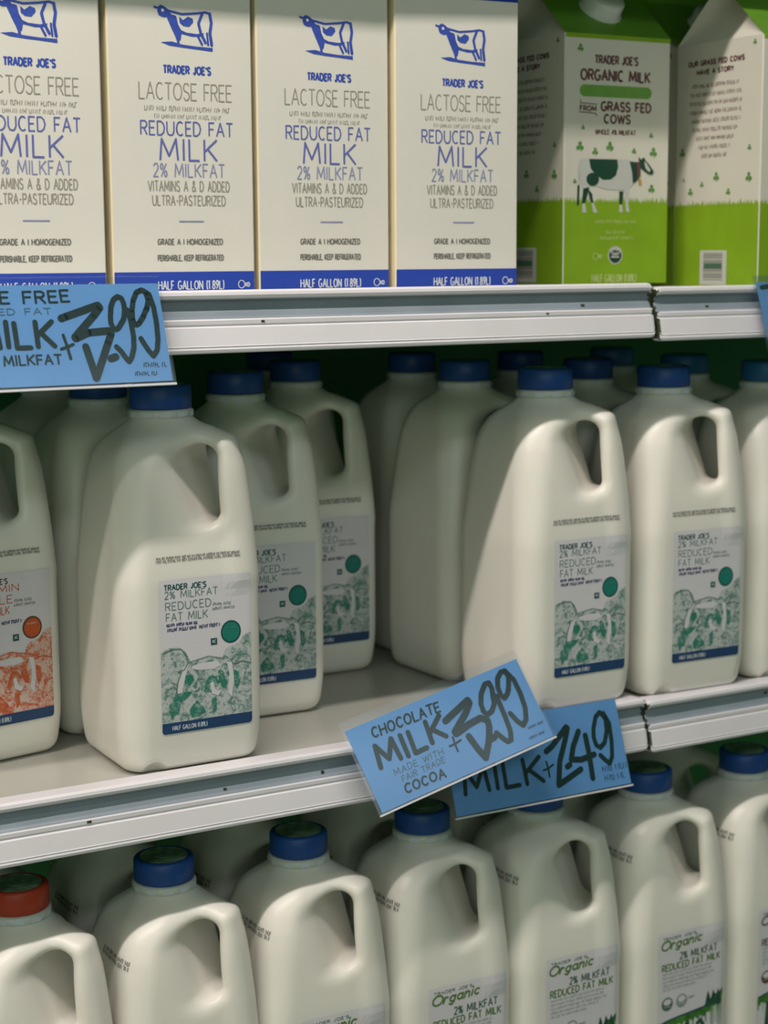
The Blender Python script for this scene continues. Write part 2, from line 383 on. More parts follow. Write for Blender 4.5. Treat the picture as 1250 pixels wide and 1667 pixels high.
class Sheet:
    """flat printing on one surface: triangles in (u, v) with an ink and a layer"""

    def __init__(self):
        self.t = []

    def tri(self, a, b, c, m, layer):
        if (b[0] - a[0]) * (c[1] - a[1]) - (b[1] - a[1]) * (c[0] - a[0]) < 0:
            b, c = c, b
        self.t.append(([a, b, c], m, layer))

    def poly(self, pts, m, layer=1):
        P = [Vector((p[0], p[1], 0)) for p in pts]
        for f in tessellate_polygon([P]):
            self.tri(*[tuple(pts[i][:2]) for i in f], m, layer)

    def rect(self, x0, z0, x1, z1, m, layer=1):
        self.t.append(([(x0, z0), (x1, z0), (x1, z1), (x0, z1)], m, layer))

    def disc(self, cx, cz, rx, rz, m, layer=1, n=20):
        self.t.append(([(cx + rx * math.cos(2 * math.pi * i / n), cz + rz * math.sin(2 * math.pi * i / n)) for i in range(n)], m, layer))

    def stroke(self, pts, w, m, layer=1, caps=True):
        h = w / 2
        for a, b in zip(pts[:-1], pts[1:]):
            dx, dz = b[0] - a[0], b[1] - a[1]
            L = math.hypot(dx, dz)
            if L < 1e-7:
                continue
            nx, nz = -dz / L * h, dx / L * h
            self.t.append(([(a[0] - nx, a[1] - nz), (b[0] - nx, b[1] - nz), (b[0] + nx, b[1] + nz), (a[0] + nx, a[1] + nz)], m, layer))
        for p in (pts if caps else pts[1:-1]):
            self.disc(p[0], p[1], h, h, m, layer, 10)

    def text(self, s, org, ux, uz, m, w, layer=1, gap=.28, jit=0.0, rng=None, caps=False):
        """letters fitted in the box with corner org, width vector ux and height vector uz"""
        tot = sum(GL[c][0] + gap for c in s) - gap
        x = 0.0
        for c in s:
            wd, ls = GL[c]
            dy = rng.uniform(-jit, jit) if rng else 0
            sk = rng.uniform(-jit, jit) if rng else 0
            for l in ls:
                P = []
                for a, b in l:
                    t = (x + a * wd + sk * b * .6) / tot
                    P.append((org[0] + ux[0] * t + uz[0] * (b + dy), org[1] + ux[1] * t + uz[1] * (b + dy)))
                self.stroke(P, w, m, layer, caps)
            x += wd + gap

    def line(self, s, x0, z0, x1, z1, m, w, layer=1, **k):
        self.text(s, (x0, z0), (x1 - x0, 0), (0, z1 - z0), m, w, layer, **k)

    def small_print(self, x0, z0, x1, z1, m, seed, layer=1, w=None):
        """lettering too small to read: rows of short upright dashes grouped as words"""
        r = random.Random(seed)
        h = z1 - z0
        w = w or h * .17
        x = x0
        while x < x1:
            n = r.randint(3, 8)
            for _ in range(n):
                if x > x1:
                    break
                k = r.random()
                self.stroke([(x, z0), (x + (h * .2 if k < .4 else 0), z1)], w, m, layer, False)
                if k > .5:
                    zz = z0 + h * r.choice([0, .5, 1])
                    self.stroke([(x, zz), (x + h * .4, zz)], w, m, layer, False)
                x += h * r.uniform(.45, .6)
            x += h * .45

    def emit(self, g, mp, cuts=None, step=0.00012):
        for ti, (pts, m, layer) in enumerate(self.t):
            lift = layer * step + (ti % 12) * 4e-6
            pieces = [pts]
            if cuts:
                lo, hi = min(p[0] for p in pts), max(p[0] for p in pts)
                cs = [c for c in cuts if lo < c < hi]
                if cs:
                    pieces = []
                    for a, b in zip([lo - 1] + cs, cs + [hi + 1]):
                        q = clip(clip(pts, a, 1), b, -1)
                        if len(q) > 2:
                            pieces.append(q)
            for q in pieces:
                g.face([mp(p[0], p[1], lift) for p in q], m)


def clip(pts, c, sgn):
    out = []
    for i, p in enumerate(pts):
        q = pts[(i + 1) % len(pts)]
        a, b = (p[0] - c) * sgn, (q[0] - c) * sgn
        if a >= 0:
            out.append(p)
        if (a > 0 > b) or (a < 0 < b):
            t = a / (a - b)
            out.append((c, p[1] + (q[1] - p[1]) * t))
    return out


# ------------------------------------------------------------------ the setting
def structure(name, g):
    o = link(name, g.mesh(name))
    o['kind'] = 'structure'
    return o


g = Geo(); g.box(-2.2, -2.6, -0.05, 3.2, 0.66, 0.0, 'tile'); structure('floor', g)
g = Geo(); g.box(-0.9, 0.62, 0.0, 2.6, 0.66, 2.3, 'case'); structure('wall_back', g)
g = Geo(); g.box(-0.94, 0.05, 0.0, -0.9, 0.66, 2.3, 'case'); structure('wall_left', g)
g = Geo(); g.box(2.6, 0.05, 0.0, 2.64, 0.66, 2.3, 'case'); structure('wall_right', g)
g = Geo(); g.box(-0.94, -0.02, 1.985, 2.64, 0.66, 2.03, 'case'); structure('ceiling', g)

# shelves: a white enamelled deck with a moulded price rail along its front
RAIL = [(.0120, .0003), (.0030, .0006), (-.0003, .0006), (-.0018, -.0006), (-.0023, -.0024), (-.0017, -.0042), (-.0002, -.0050),
        (.0018, -.0056), (.0026, -.0080), (.0026, -.0098), (.0012, -.0122), (.0000, -.0150), (-.0012, -.0160), (-.0026, -.0164), (-.0032, -.0172), (-.0032, -.0194),
        (-.0024, -.0199), (-.0026, -.0206), (-.0040, -.0214), (-.0062, -.0318), (-.0066, -.0324), (-.0062, -.0330), (-.0068, -.0342),
        (-.0064, -.0358), (-.0050, -.0365), (.0020, -.0368), (.0040, -.0350), (.0040, -.0030), (.0120, -.0030)]


def shelf(x0, x1, ztop, label, seed):
    """ztop is the height of the rail bead from the camera height"""
    z = ZC + ztop
    s = tag(empty('shelf', ((x0 + x1) / 2, 0.0, z - .0368)), label, 'shelf', None)
    off = Vector((-(x0 + x1) / 2, 0, .0368))
    g = Geo()
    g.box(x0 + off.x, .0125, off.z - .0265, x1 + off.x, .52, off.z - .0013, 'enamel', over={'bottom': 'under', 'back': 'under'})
    link('deck', g.mesh('deck'), s)
    g = Geo()
    n = len(RAIL)
    rng = random.Random(seed)
    xs = [x0, x0 + .0012, x0 + .004, x1 - .004, x1 - .0012, x1]
    V, Fc, mm = [], [], []
    for k, x in enumerate(xs):
        sc = .9 if k in (0, 5) else (.975 if k in (1, 4) else 1.0)
        for (y, zz) in RAIL:
            V.append((x + off.x, .003 + (y - .003) * sc, (zz + .018) * sc - .018 + off.z))
    for k in range(len(xs) - 1):
        for j in range(n):
            a, b = k * n + j, k * n + (j + 1) % n
            Fc.append((a, b, b + n, a + n))
    base = len(g.v)
    g.v += V
    for i, f in enumerate(Fc):
        j = i % n
        g.f.append([base + q for q in f])
        k = i // n
        end = k in (0, 4)
        g.m.append(g.mi('dirt' if (end and (i * 7) % 5 < 2) else ('strip' if 6 <= j <= 12 else 'rail')))
        g.s.append(False)
    g.f.append([base + i for i in range(n)]); g.m.append(g.mi('dirt')); g.s.append(False)
    g.f.append([base + (len(xs) - 1) * n + i for i in reversed(range(n))]); g.m.append(g.mi('dirt')); g.s.append(False)
    # small scuffs on the rail
    for _ in range(22):
        x = rng.uniform(x0 + .01, x1 - .02)
        z_, y_ = rng.choice([(-.0090, .0022), (-.0182, -.0034), (-.0136, .0002)])
        w, h = rng.uniform(.0008, .003), rng.uniform(.0004, .0010)
        g.box(x + off.x, y_ - .0003, off.z + z_ - h, x + w + off.x, y_ + .0012, off.z + z_ + h, 'dirt')
    link('price_rail', g.mesh('price_rail'), s)
    return s


JX0, JX1 = .7393, .7433
ZT = {'upper': .2625, 'top': -.0213, 'mid': -.3133, 'low': -.6113}
names = {'upper': 'shelf above the milk cartons at the top',
         'top': 'white shelf under the milk cartons, beside the joint',
         'mid': 'white shelf under the middle milk jugs, beside the joint',
         'low': 'white shelf under the lowest milk jugs'}
for i, k in enumerate(('upper', 'top', 'mid', 'low')):
    shelf(-.46, JX0, ZT[k], 'left length of the ' + names[k], i)
    shelf(JX1 - (.0012 if k == 'mid' else 0), 1.94, ZT[k] - .0026, 'right length of the ' + names[k], i + 10)
DECK = {k: ZC + ZT[k] - .0013 for k in ZT}
DECKR = {k: ZC + ZT[k] - .0039 for k in ZT}


# ------------------------------------------------------------------ milk jug body as a smooth implicit surface
def table(zs, vs, sig=.0026):
    t = np.arange(-.02, .26, .0005)
    v = np.interp(t, zs, vs)
    k = np.exp(-.5 * (np.arange(-20, 21) * .0005 / sig) ** 2)
    k /= k.sum()
    v = np.convolve(np.pad(v, 20, mode='edge'), k, mode='valid')
    return lambda z: np.interp(z, t, v)


T_H = table([-.02, 0, .010, .022, .034, .118, .132, .150, .171, .183, .193, .200, .206, .2115, .2165, .24], [.0428, .0438, .0454, .0466, .0470, .047, .0460, .0445, .0424, .0406, .0378, .0345, .0290, .0215, .0176, .0174])
T_R = table([0, .03, .124, .15, .18, .20, .208, .2165, .24], [.0165, .0170, .018, .0195, .020, .0205, .0205, .0178, .0176])


def smin(a, b, k):
    h = np.clip(.5 + .5 * (b - a) / k, 0, 1)
    return b * (1 - h) + a * h - k * h * (1 - h)


def smax(a, b, k):
    return -smin(-a, -b, k)


# path of the corner handle: distance along the diagonal towards the front right corner, height
HANDLE = [(.0080, .2060), (.0300, .2030), (.0425, .1985), (.0452, .1850), (.0470, .1660), (.0492, .1450), (.0505, .118)]
HOLE = ((.0288, .1888, .0106), (.0354, .1580, .0066))      # centre and radius of its upper and lower end
Q2 = math.sqrt(.5)


def jug_sdf(P):
    x, y, z = P[..., 0], P[..., 1], P[..., 2]
    e, t_ = (x - y) * Q2, (x + y) * Q2
    hx, r = T_H(z), T_R(z)
    r = r - np.clip((e - .012) / .03, 0, 1) * np.minimum(.0075, np.maximum(r - .012, 0)) * np.clip((.212 - z) / .012, 0, 1)
    r = np.minimum(r, hx - .0004)
    qx, qy = np.abs(x) - hx + r, np.abs(y) - hx + r
    d = np.hypot(np.maximum(qx, 0), np.maximum(qy, 0)) + np.minimum(np.maximum(qx, qy), 0) - r
    k = .0075 / .0125
    yy = t_ * k
    h = np.full_like(x, 1e3)
    for (ax, az), (bx, bz) in zip(HANDLE[:-1], HANDLE[1:]):
        dx, dz = bx - ax, bz - az
        t = np.clip(((e - ax) * dx + (z - az) * dz) / (dx * dx + dz * dz), 0, 1)
        h = np.minimum(h, np.sqrt((e - ax - t * dx) ** 2 + yy ** 2 + (z - az - t * dz) ** 2))
    h -= .0075
    d = smin(d, h, .0065)
    # teardrop finger hole running across the corner
    (ax, az, ra), (bx, bz, rb) = HOLE
    dx, dz = bx - ax, bz - az
    t = np.clip(((e - ax) * dx + (z - az) * dz) / (dx * dx + dz * dz), 0, 1)
    hole = np.hypot(e - ax - t * dx, z - az - t * dz) - (ra + (rb - ra) * t)
    d = smax(d, -hole, .0100)
    d = smax(d, -z, .009)
    d = smax(d, z - .2195, .001)
    # moulded notch in the front foot
    n = np.sqrt((x + .027) ** 2 + (y + .045) ** 2 + (z * 1.0) ** 2) - .0078
    d = smax(d, -n, .002)
    return d


def surface_nets(fn, lo, hi, st):
    ax = [np.arange(a, b + st, st) for a, b in zip(lo, hi)]
    Gx = np.stack(np.meshgrid(*ax, indexing='ij'), -1)
    D = fn(Gx)
    S = D < 0
    nx, ny, nz = D.shape
    acc = np.zeros((nx - 1, ny - 1, nz - 1, 3)); cnt = np.zeros((nx - 1, ny - 1, nz - 1))
    corners = [(i, j, k) for i in (0, 1) for j in (0, 1) for k in (0, 1)]
    sl = lambda c: tuple(slice(c[q], D.shape[q] - 1 + c[q]) for q in range(3))
    for a in corners:
        for b in corners:
            if a < b and sum(abs(p - q) for p, q in zip(a, b)) == 1:
                da, db = D[sl(a)], D[sl(b)]
                cr = S[sl(a)] != S[sl(b)]
                t = np.where(cr, da / np.where(cr, da - db, 1), 0)
                pa, pb = np.array(a, float), np.array(b, float)
                acc += np.where(cr[..., None], pa + (pb - pa) * t[..., None], 0)
                cnt += cr
    act = cnt > 0
    idx = -np.ones(act.shape, int)
    idx[act] = np.arange(act.sum())
    cell = np.argwhere(act)
    V = (cell + acc[act] / cnt[act][:, None]) * st + np.array(lo)
    Fc = []
    for axis in range(3):
        o1, o2 = [(1, 2), (2, 0), (0, 1)][axis]
        s0 = [slice(None)] * 3; s1 = [slice(None)] * 3
        s0[axis] = slice(0, -1); s1[axis] = slice(1, None)
        A, B = S[tuple(s0)], S[tuple(s1)]
        E = np.argwhere(A != B)
        e1 = np.zeros(3, int); e1[o1] = 1
        e2 = np.zeros(3, int); e2[o2] = 1
        ok = (E[:, o1] > 0) & (E[:, o2] > 0) & (E[:, o1] < act.shape[o1]) & (E[:, o2] < act.shape[o2])
        E = E[ok]
        q = [idx[tuple((E - d).T)] for d in (0 * e1, e1, e1 + e2, e2)]
        flip = A[tuple(E.T)]
        Q = np.stack(q, 1)
        Q[~flip] = Q[~flip][:, ::-1]
        Fc.append(Q)
    Fc = np.concatenate(Fc)
    for _ in range(3):
        e = 2e-4
        d = fn(V)
        gr = np.stack([(fn(V + e * np.eye(3)[i]) - fn(V - e * np.eye(3)[i])) / (2 * e) for i in range(3)], -1)
        gl = np.maximum((gr ** 2).sum(-1), .2)
        V = V - np.clip(d / gl, -.001, .001)[:, None] * gr
    return V, Fc


JV, JF = surface_nets(jug_sdf, (-.054, -.054, -.004), (.054, .054, .226), .0021)
jug_body = bpy.data.meshes.new('jug_body')
jug_body.from_pydata(JV.tolist(), [], JF.tolist())
jug_body.materials.append(M['milk'])
jug_body.polygons.foreach_set('use_smooth', [True] * len(jug_body.polygons))
jug_body.update()
JB = BVHTree.FromPolygons([Vector(v) for v in JV.tolist()], JF.tolist())


def on_front(x, z, off):
    h = JB.ray_cast(Vector((x, -.2, z)), Vector((0, 1, 0)))
    return (x, h[0].y - .00015 - off, z) if h[0] else (x, -.047, z)


def cap_mesh(ink):
    g = Geo()
    g.lathe([(.0186, .2206), (.0192, .2212), (.0192, .2336), (.0184, .2350), (.0166, .2356), (.0158, .2351), (.0, .2351)][:-1], 96, ink, ribs=.00035)
    return g.mesh('cap')


CAP = {k: cap_mesh(k) for k in ('cap_blue', 'cap_red', 'cap_teal')}
g = Geo()
g.lathe([(.0152, .2350), (.0152, .2354), (.0140, .2354), (.0138, .23525), (.0060, .23525), (.0055, .2355), (.003, .2355)], 40, 'cap_disc', smooth=False)
CAPDISC = g.mesh('cap_disc')
g = Geo()
g.lathe([(.0180, .2148), (.0201, .2154), (.0203, .2192), (.0190, .2203)], 48, 'ring')
for i in range(12):
    a = 2 * math.pi * (i + .5) / 12
    c, s = math.cos(a), math.sin(a)
    t = Vector((-s, c, 0)); n = Vector((c, s, 0))
    p = n * .0204
    g.add([p - t * .0032 + Vector((0, 0, .2160)), p + t * .0032 + Vector((0, 0, .2160)), p + t * .0032 + Vector((0, 0, .2188)), p - t * .0032 + Vector((0, 0, .2188))], [(0, 1, 2, 3)], 'white_ink')
RING = g.mesh('tamper_ring')

LX0, LX1, LZ0, LZ1 = -.0232, .0370, .0250, .1205
LW, LH = LX1 - LX0, LZ1 - LZ0
CUTS = [-.021 + .004 * i for i in range(12)] + [.0280 + .0016 * i for i in range(8)]
CUTS.sort()


def fat_label(ink, dark, textink, art, line1, line2, line3):
    s = Sheet()
    N = lambda a, b: (LX0 + a * LW, LZ0 + b * LH)
    c = .05
    s.poly([N(0, .02), N(.01, .004), N(.035, 0), N(.965, 0), N(.99, .004), N(1, .02)], 'label_paper', 0)
    for i in range(20):
        s.rect(*N(0, .02 + .98 * i / 20), *N(1, .02 + .98 * (i + 1) / 20), 'label_paper', 0)
    # engraved farm scene
    top = [(0, .53), (.03, .545), (.10, .56), (.19, .562), (.26, .535), (.30, .485), (.33, .45), (.42, .465), (.50, .478), (.60, .462), (.68, .45), (.70, .50), (.74, .525), (.80, .53), (.86, .545), (.90, .58), (.95, .60), (1, .605)]
    for i in range(40):
        a, b = i / 40, (i + 1) / 40
        ta, tb = np.interp(a, *zip(*top)), np.interp(b, *zip(*top))
        s.poly([N(a, .07), N(b, .07), N(b, tb), N(a, ta)], art, 1)
    pale = 'label_paper'
    s.poly([N(x, z) for x, z in [(.17, .26), (.22, .26), (.26, .36), (.30, .44), (.24, .43), (.19, .36)]], pale, 2)
    s.poly([N(x, z) for x, z in [(.34, .43), (.46, .44), (.62, .44), (.66, .41), (.58, .39), (.42, .395), (.33, .41)]], pale, 2)
    s.stroke([N(.30, .455), N(.42, .468), N(.52, .48), (N(.62, .463)), N(.69, .455)], .0005, textink, 3)
    for pts in ([(.46, .25), (.50, .33), (.56, .36), (.60, .33), (.64, .30), (.60, .27), (.54, .29), (.50, .23)],
                [(.62, .38), (.68, .37), (.72, .31), (.72, .25), (.67, .26), (.63, .31)],
                [(.80, .37), (.86, .35), (.86, .26), (.82, .24), (.80, .30)],
                [(.06, .17), (.12, .23), (.20, .27), (.33, .26), (.28, .22), (.20, .20), (.18, .13), (.10, .11)],
                [(.30, .14), (.38, .20), (.44, .16), (.48, .12), (.40, .09), (.32, .09)],
                [(.54, .20), (.60, .21), (.60, .12), (.56, .10)], [(.24, .375), (.34, .37), (.36, .33), (.30, .30), (.25, .33)]):
        s.poly([N(*p) for p in pts], art + '_dense', 2)
    for pts in ([(.53, .30), (.57, .31), (.58, .26), (.62, .24), (.66, .25), (.62, .21), (.55, .23)],
                [(.72, .43), (.78, .42), (.80, .30), (.77, .19), (.73, .22), (.75, .34)]):
        s.poly([N(*p) for p in pts], pale, 3)
    s.stroke([N(*p) for p in [(.02, .53), (.12, .553), (.22, .548), (.28, .50), (.29, .45), (.25, .41), (.18, .40)]], .0006, textink, 3)
    s.stroke([N(*p) for p in [(.22, .40), (.17, .32), (.15, .24)]], .0007, textink, 3)
    s.stroke([N(*p) for p in [(.73, .43), (.80, .41), (.90, .42), (.99, .40)]], .0007, textink, 3)
    # bar along the foot
    s.poly([N(0, .02), N(.01, .004), N(.035, 0), N(.965, 0), N(.99, .004), N(1, .02), N(1, .072), N(0, .072)], 'navy', 2)
    a, b = N(.11, .022), N(.49, .05)
    s.line('HALF GALLON (1.89L)', a[0], a[1], b[0], b[1], 'white_ink', .0004, 3)
    # wording
    a, b = N(.055, .935), N(.51, .968)
    s.line("TRADER JOE'S", a[0], a[1], b[0], b[1], dark, .0007, 1)
    for t, x0, z0, x1, z1 in ((line1, .06, .880, .635, .926), (line2, .065, .805, .56, .855), (line3, .07, .735, .52, .785)):
        a, b = N(x0, z0), N(x1, z1)
        s.line(t, a[0], a[1], b[0], b[1], textink, .00055, 1)
    for k, (x0, z0, x1, z1) in enumerate(((.58, .805, .78, .823), (.58, .775, .83, .793))):
        a, b = N(x0, z0), N(x1, z1)
        s.small_print(a[0], a[1], b[0], b[1], dark, 5 + k, 1)
    for k, (x0, z0, x1, z1) in enumerate(((.075, .700, .42, .718), (.08, .668, .40, .688), (.43, .668, .66, .688))):
        a, b = N(x0, z0), N(x1, z1)
        s.small_print(a[0], a[1], b[0], b[1], 'violet', 9 + k, 1, w=.0006)
    cx, cz = N(.775, .622)
    s.disc(cx, cz, .0068, .0072, 'teal_dark' if ink == 'teal' else 'brown', 1, 28)
    s.disc(cx, cz, .0057, .0061, ink, 2, 28)
    s.small_print(cx - .0034, cz + .0022, cx + .003, cz + .0031, 'white_ink' if ink != 'teal' else 'teal_text', 3, 3)
    a, b = N(.55, .548), N(.62, .592)
    s.rect(a[0], a[1], b[0], b[1], 'teal_dark', 1)
    s.text('K', (a[0] + .0014, a[1] + .0012), (.0018, 0), (0, .002), 'white_ink', .0004, 2)
    # date code printed on the plastic above the label is part of the same sheet of film
    g = Geo()
    s.emit(g, on_front, CUTS)
    return g.mesh('label')


def code_mesh():
    s = Sheet()
    s.small_print(-.0240, .1312, .0305, .1328, 'jet', 21, 1, w=.0005)
    s.small_print(-.0240, .1332, .0300, .1346, 'jet', 22, 1, w=.0005)
    g = Geo()
    s.emit(g, on_front, CUTS)
    return g.mesh('date_code')


def on_shoulder(u, v, off):
    # printing on the left shoulder, read along the depth of the jug
    o = Vector((-.2, -.018 + u, .19 + v))
    h = JB.ray_cast(o, Vector((1, 0, -.25)).normalized())
    p = h[0] + h[1] * (.0002 + off) if h[0] else Vector((-.04, 0, .19))
    return tuple(p)


def shoulder_mesh():
    s = Sheet()
    for k in range(2):
        s.small_print(-.014, .028 + .0035 * k, .020, .0305 + .0035 * k, 'jet', 31 + k, 1, w=.0007)
    g = Geo()
    s.emit(g, on_shoulder)
    return g.mesh('date_code')


def organic_label(text_ink, dark, field):
    s = Sheet()
    x0, x1, z0, z1 = -.0225, .0385, .0200, .1240
    for i in range(20):
        s.rect(x0, z0 + (z1 - z0) * i / 20, x1, z0 + (z1 - z0) * (i + 1) / 20, 'label_paper', 0)
    s.line("TRADER JOE'S", -.0190, .1194, .0115, .1213, dark, .0004, 1)
    # script word
    O = [[arc(.5, .5, .5, .52, 90, 450, 14)], ]
    word = {
        'O': (1.0, [arc(.5, .5, .5, .5, 90, 450, 16)]),
        'r': (.45, [[(0, 0), (.1, .6)], [(.08, .4), (.4, .62), (.8, .55)]]),
        'g': (.6, [arc(.45, .3, .42, .3, 20, 380, 10), [(.88, .6), (.8, .0), (.5, -.32), (.05, -.2)]]),
        'a': (.6, [arc(.45, .3, .42, .3, 20, 380, 10), [(.88, .6), (.86, .1), (1, 0)]]),
        'n': (.55, [[(0, 0), (.08, .6)], [(.08, .4), (.5, .62), (.82, .5), (.85, 0)]]),
        'i': (.15, [[(.3, 0), (.4, .6)], [(.45, .85), (.5, .9)]]),
        'c': (.5, [arc(.5, .3, .48, .3, 50, 310, 9)])}
    x = -.0208
    for ch in 'Organic':
        w, ls = word[ch]
        for l in ls:
            s.stroke([(x + (a * w + .22 * b) * .0078, .1122 + b * .0066 + (x + .02) * .04) for a, b in l], .0013, text_ink, 1)
        x += (w + .16) * .0078
    s.line('2% MILKFAT', -.0030, .1026, .0315, .1078, dark, .0009, 1)
    s.line('REDUCED FAT MILK', -.0194, .0958, .0345, .1008, text_ink, .0009, 1)
    for k in range(5):
        s.small_print(-.0186, .0925 - .0030 * k, (.0270, .0262, .0290, .022, .012)[k], .0943 - .0030 * k, 'sage', 50 + k, 1)
    for cx, m1 in ((-.0142, dark), (-.0008, 'sage')):
        s.disc(cx, .0702, .0052, .0052, m1, 1, 24)
        s.disc(cx, .0718, .0036, .0024, 'label_paper', 2, 16)
        s.small_print(cx - .003, .0678, cx + .003, .0688, 'white_ink', 60, 2)
    s.small_print(.0055, .0700, .0120, .0720, dark, 61, 1)
    top = [(x0, .0556), (-.015, .0575), (-.0037, .0590), (.008, .0600), (.0202, .0612), (.025, .064), (.030, .069), (.033, .068), (x1, .072)]
    n = 36
    for i in range(n):
        a, b = x0 + (x1 - x0) * i / n, x0 + (x1 - x0) * (i + 1) / n
        ta, tb = np.interp(a, *zip(*top)), np.interp(b, *zip(*top))
        s.poly([(a, z0), (b, z0), (b, tb), (a, ta)], field, 1)
        s.poly([(a, ta - .0012), (b, tb - .0012), (b, tb), (a, ta)], 'navy', 2)
    r = random.Random(4)
    for cx in (-.010, .004, .017):
        s.poly([(cx - .005, .030), (cx + .005, .030), (cx + .0045, .047), (cx + .001, .053), (cx - .004, .050)], 'leaf_dark', 2)
        s.poly([(cx - .001, .032), (cx + .003, .033), (cx + .002, .046), (cx - .001, .049)], 'label_paper', 3)
    for cx in (.024, .029, .0335):
        s.poly([(cx - .003, .060), (cx + .003, .060), (cx + .0016, .068), (cx, .0725), (cx - .0016, .067)], 'leaf_dark', 3)
    g = Geo()
    s.emit(g, on_front, CUTS)
    return g.mesh('label')


LABEL = {'reduced': fat_label('teal', 'teal_dark', 'teal_text', 'art_green', '2% MILKFAT', 'REDUCED', 'FAT MILK'),
         'whole': fat_label('orange', 'brown', 'orange', 'art_orange', 'VITAMIN', 'WHOLE', 'VIT D MILK'),
         'organic': organic_label('olive', 'bottle_green', 'leaf'),
         'organic_brown': organic_label('brown', 'brown', 'leaf')}
CODE = code_mesh()
SHOULDER = shoulder_mesh()


def make_jug(cap, kind, name='milk_jug'):
    r = empty(name, (0, 0, 0))
    link('jug_body', jug_body, r)
    c = link('cap', CAP[cap], r)
    link('cap_disc', CAPDISC, c)
    link('tamper_ring', RING, r)
    link('paper_label', LABEL[kind], r)
    if kind.startswith('organic'):
        link('date_code', SHOULDER, r)
    else:
        link('date_code', CODE, r)
    return r


def copy_thing(o):
    c = o.copy()
    col.objects.link(c)
    for ch in list(o.children):
        d = ch.copy()
        col.objects.link(d)
        d.parent = c
        for gch in list(ch.children):
            e = gch.copy()
            col.objects.link(e)
            e.parent = d
    return c


PROTO = {}


def place_jug(x, y, zdeck, yawd, cap, kind, label, group):
    k = (cap, kind)
    if k in PROTO:
        o = copy_thing(PROTO[k])
    else:
        o = PROTO[k] = make_jug(cap, kind)
    o.location = (x, y, zdeck + .0002)
    o.rotation_euler = (0, 0, math.radians(yawd))
    tag(o, label, 'milk jug', group)
    return o


GM = 'milk jugs on the middle shelf'
dm, dmr = DECK['mid'], DECKR['mid']
mid = [
    (.2905, .126, 11, 'cap_red', 'whole', 'milk jug with an orange label at the left edge of the middle shelf'),
    (.4010, .056, 0, 'cap_blue', 'reduced', 'green label milk jug standing alone at the shelf edge, under the big price sign'),
    (.3970, .157, 0, 'cap_blue', 'reduced', 'shaded milk jug directly behind the jug standing alone at the edge'),
    (.4890, .137, -2, 'cap_blue', 'reduced', 'middle milk jug of the staggered three beside the empty shelf spot'),
    (.5770, .221, -1, 'cap_blue', 'reduced', 'deepest milk jug of the staggered three, beside the empty shelf spot'),
    (.6870, .050, 0, 'cap_blue', 'reduced', 'middle shelf milk jug right behind the two overlapping price signs'),
    (.6850, .152, 3, 'cap_blue', 'reduced', 'milk jug showing its plain left side, right of the empty shelf spot'),
    (.7000, .256, 0, 'cap_blue', 'reduced', 'shaded milk jug third deep in the row right of the empty shelf spot'),
]
for m_ in mid:
    place_jug(m_[0], m_[1], dm, m_[2], m_[3], m_[4], m_[5], GM)
midr = [
    (.7920, .050, -2, 'cap_blue', 'reduced', 'front milk jug with a whole green label standing right of the shelf joint'),
    (.8925, .052, 0, 'cap_teal', 'reduced', 'teal capped front milk jug cut off by the right edge, middle shelf'),
    (.7960, .148, 0, 'cap_blue', 'reduced', 'shaded milk jug behind the front jug right of the shelf joint, cap showing between'),
    (.8950, .152, 0, 'cap_teal', 'reduced', 'shaded milk jug with a teal cap behind the jug at the right edge'),
    (.8080, .260, 0, 'cap_blue', 'reduced', 'dim milk jug third deep right of the shelf joint'),
    (.9050, .262, 0, 'cap_teal', 'reduced', 'dim milk jug third deep at the right edge of the middle shelf'),
]
for m_ in midr:
    place_jug(m_[0], m_[1], dmr, m_[2], m_[3], m_[4], m_[5], GM)
deep = [(.3980, .262, 'dim milk jug third deep behind the front left jug'),
        (.4800, .355, 'dim milk jug at the back between the staggered jugs'),
        (.6150, .345, 'dim milk jug at the back behind the deepest staggered jug')]
for x, y, lb in deep:
    place_jug(x, y, dm, 0, 'cap_blue', 'reduced', lb, GM)

GL_ = 'milk jugs on the lowest shelf'
low = [(.2930, 'cap_red', 'organic', 'lowest row milk jug with a red cap in the lower left corner', 'red capped jug at the lower left'),
       (.3888, 'cap_blue', 'organic', 'lowest row blue capped milk jug beside the red capped one', 'blue capped jug beside the red capped one'),
       (.4845, 'cap_blue', 'organic', 'lowest row milk jug third from the left', 'third jug from the left in the lowest row'),
       (.5800, 'cap_blue', 'organic', 'lowest row milk jug with its cap at the lower corner of the chocolate milk sign', 'jug under the chocolate milk sign'),
       (.6755, 'cap_blue', 'organic', 'lowest row milk jug with cap hidden behind the 2.49 sign', 'jug under the 2.49 sign')]
lowr = [(.7745, 'cap_blue', 'organic', 'lowest row milk jug just right of the 2.49 sign', 'jug just right of the 2.49 sign'),
        (.8700, 'cap_blue', 'organic_brown', 'lowest row milk jug with brown lettering at the right edge', 'brown lettered jug at the right edge')]
for lst, dz in ((low, DECK['low']), (lowr, DECKR['low'])):
    for x, cp, kd, lb, sd in lst:
        place_jug(x, .040, dz, 0, cp, kd, lb, GL_)
        place_jug(x + .004, .144, dz, 0, 'cap_blue', 'organic', 'shaded second row milk jug behind the ' + sd, GL_)


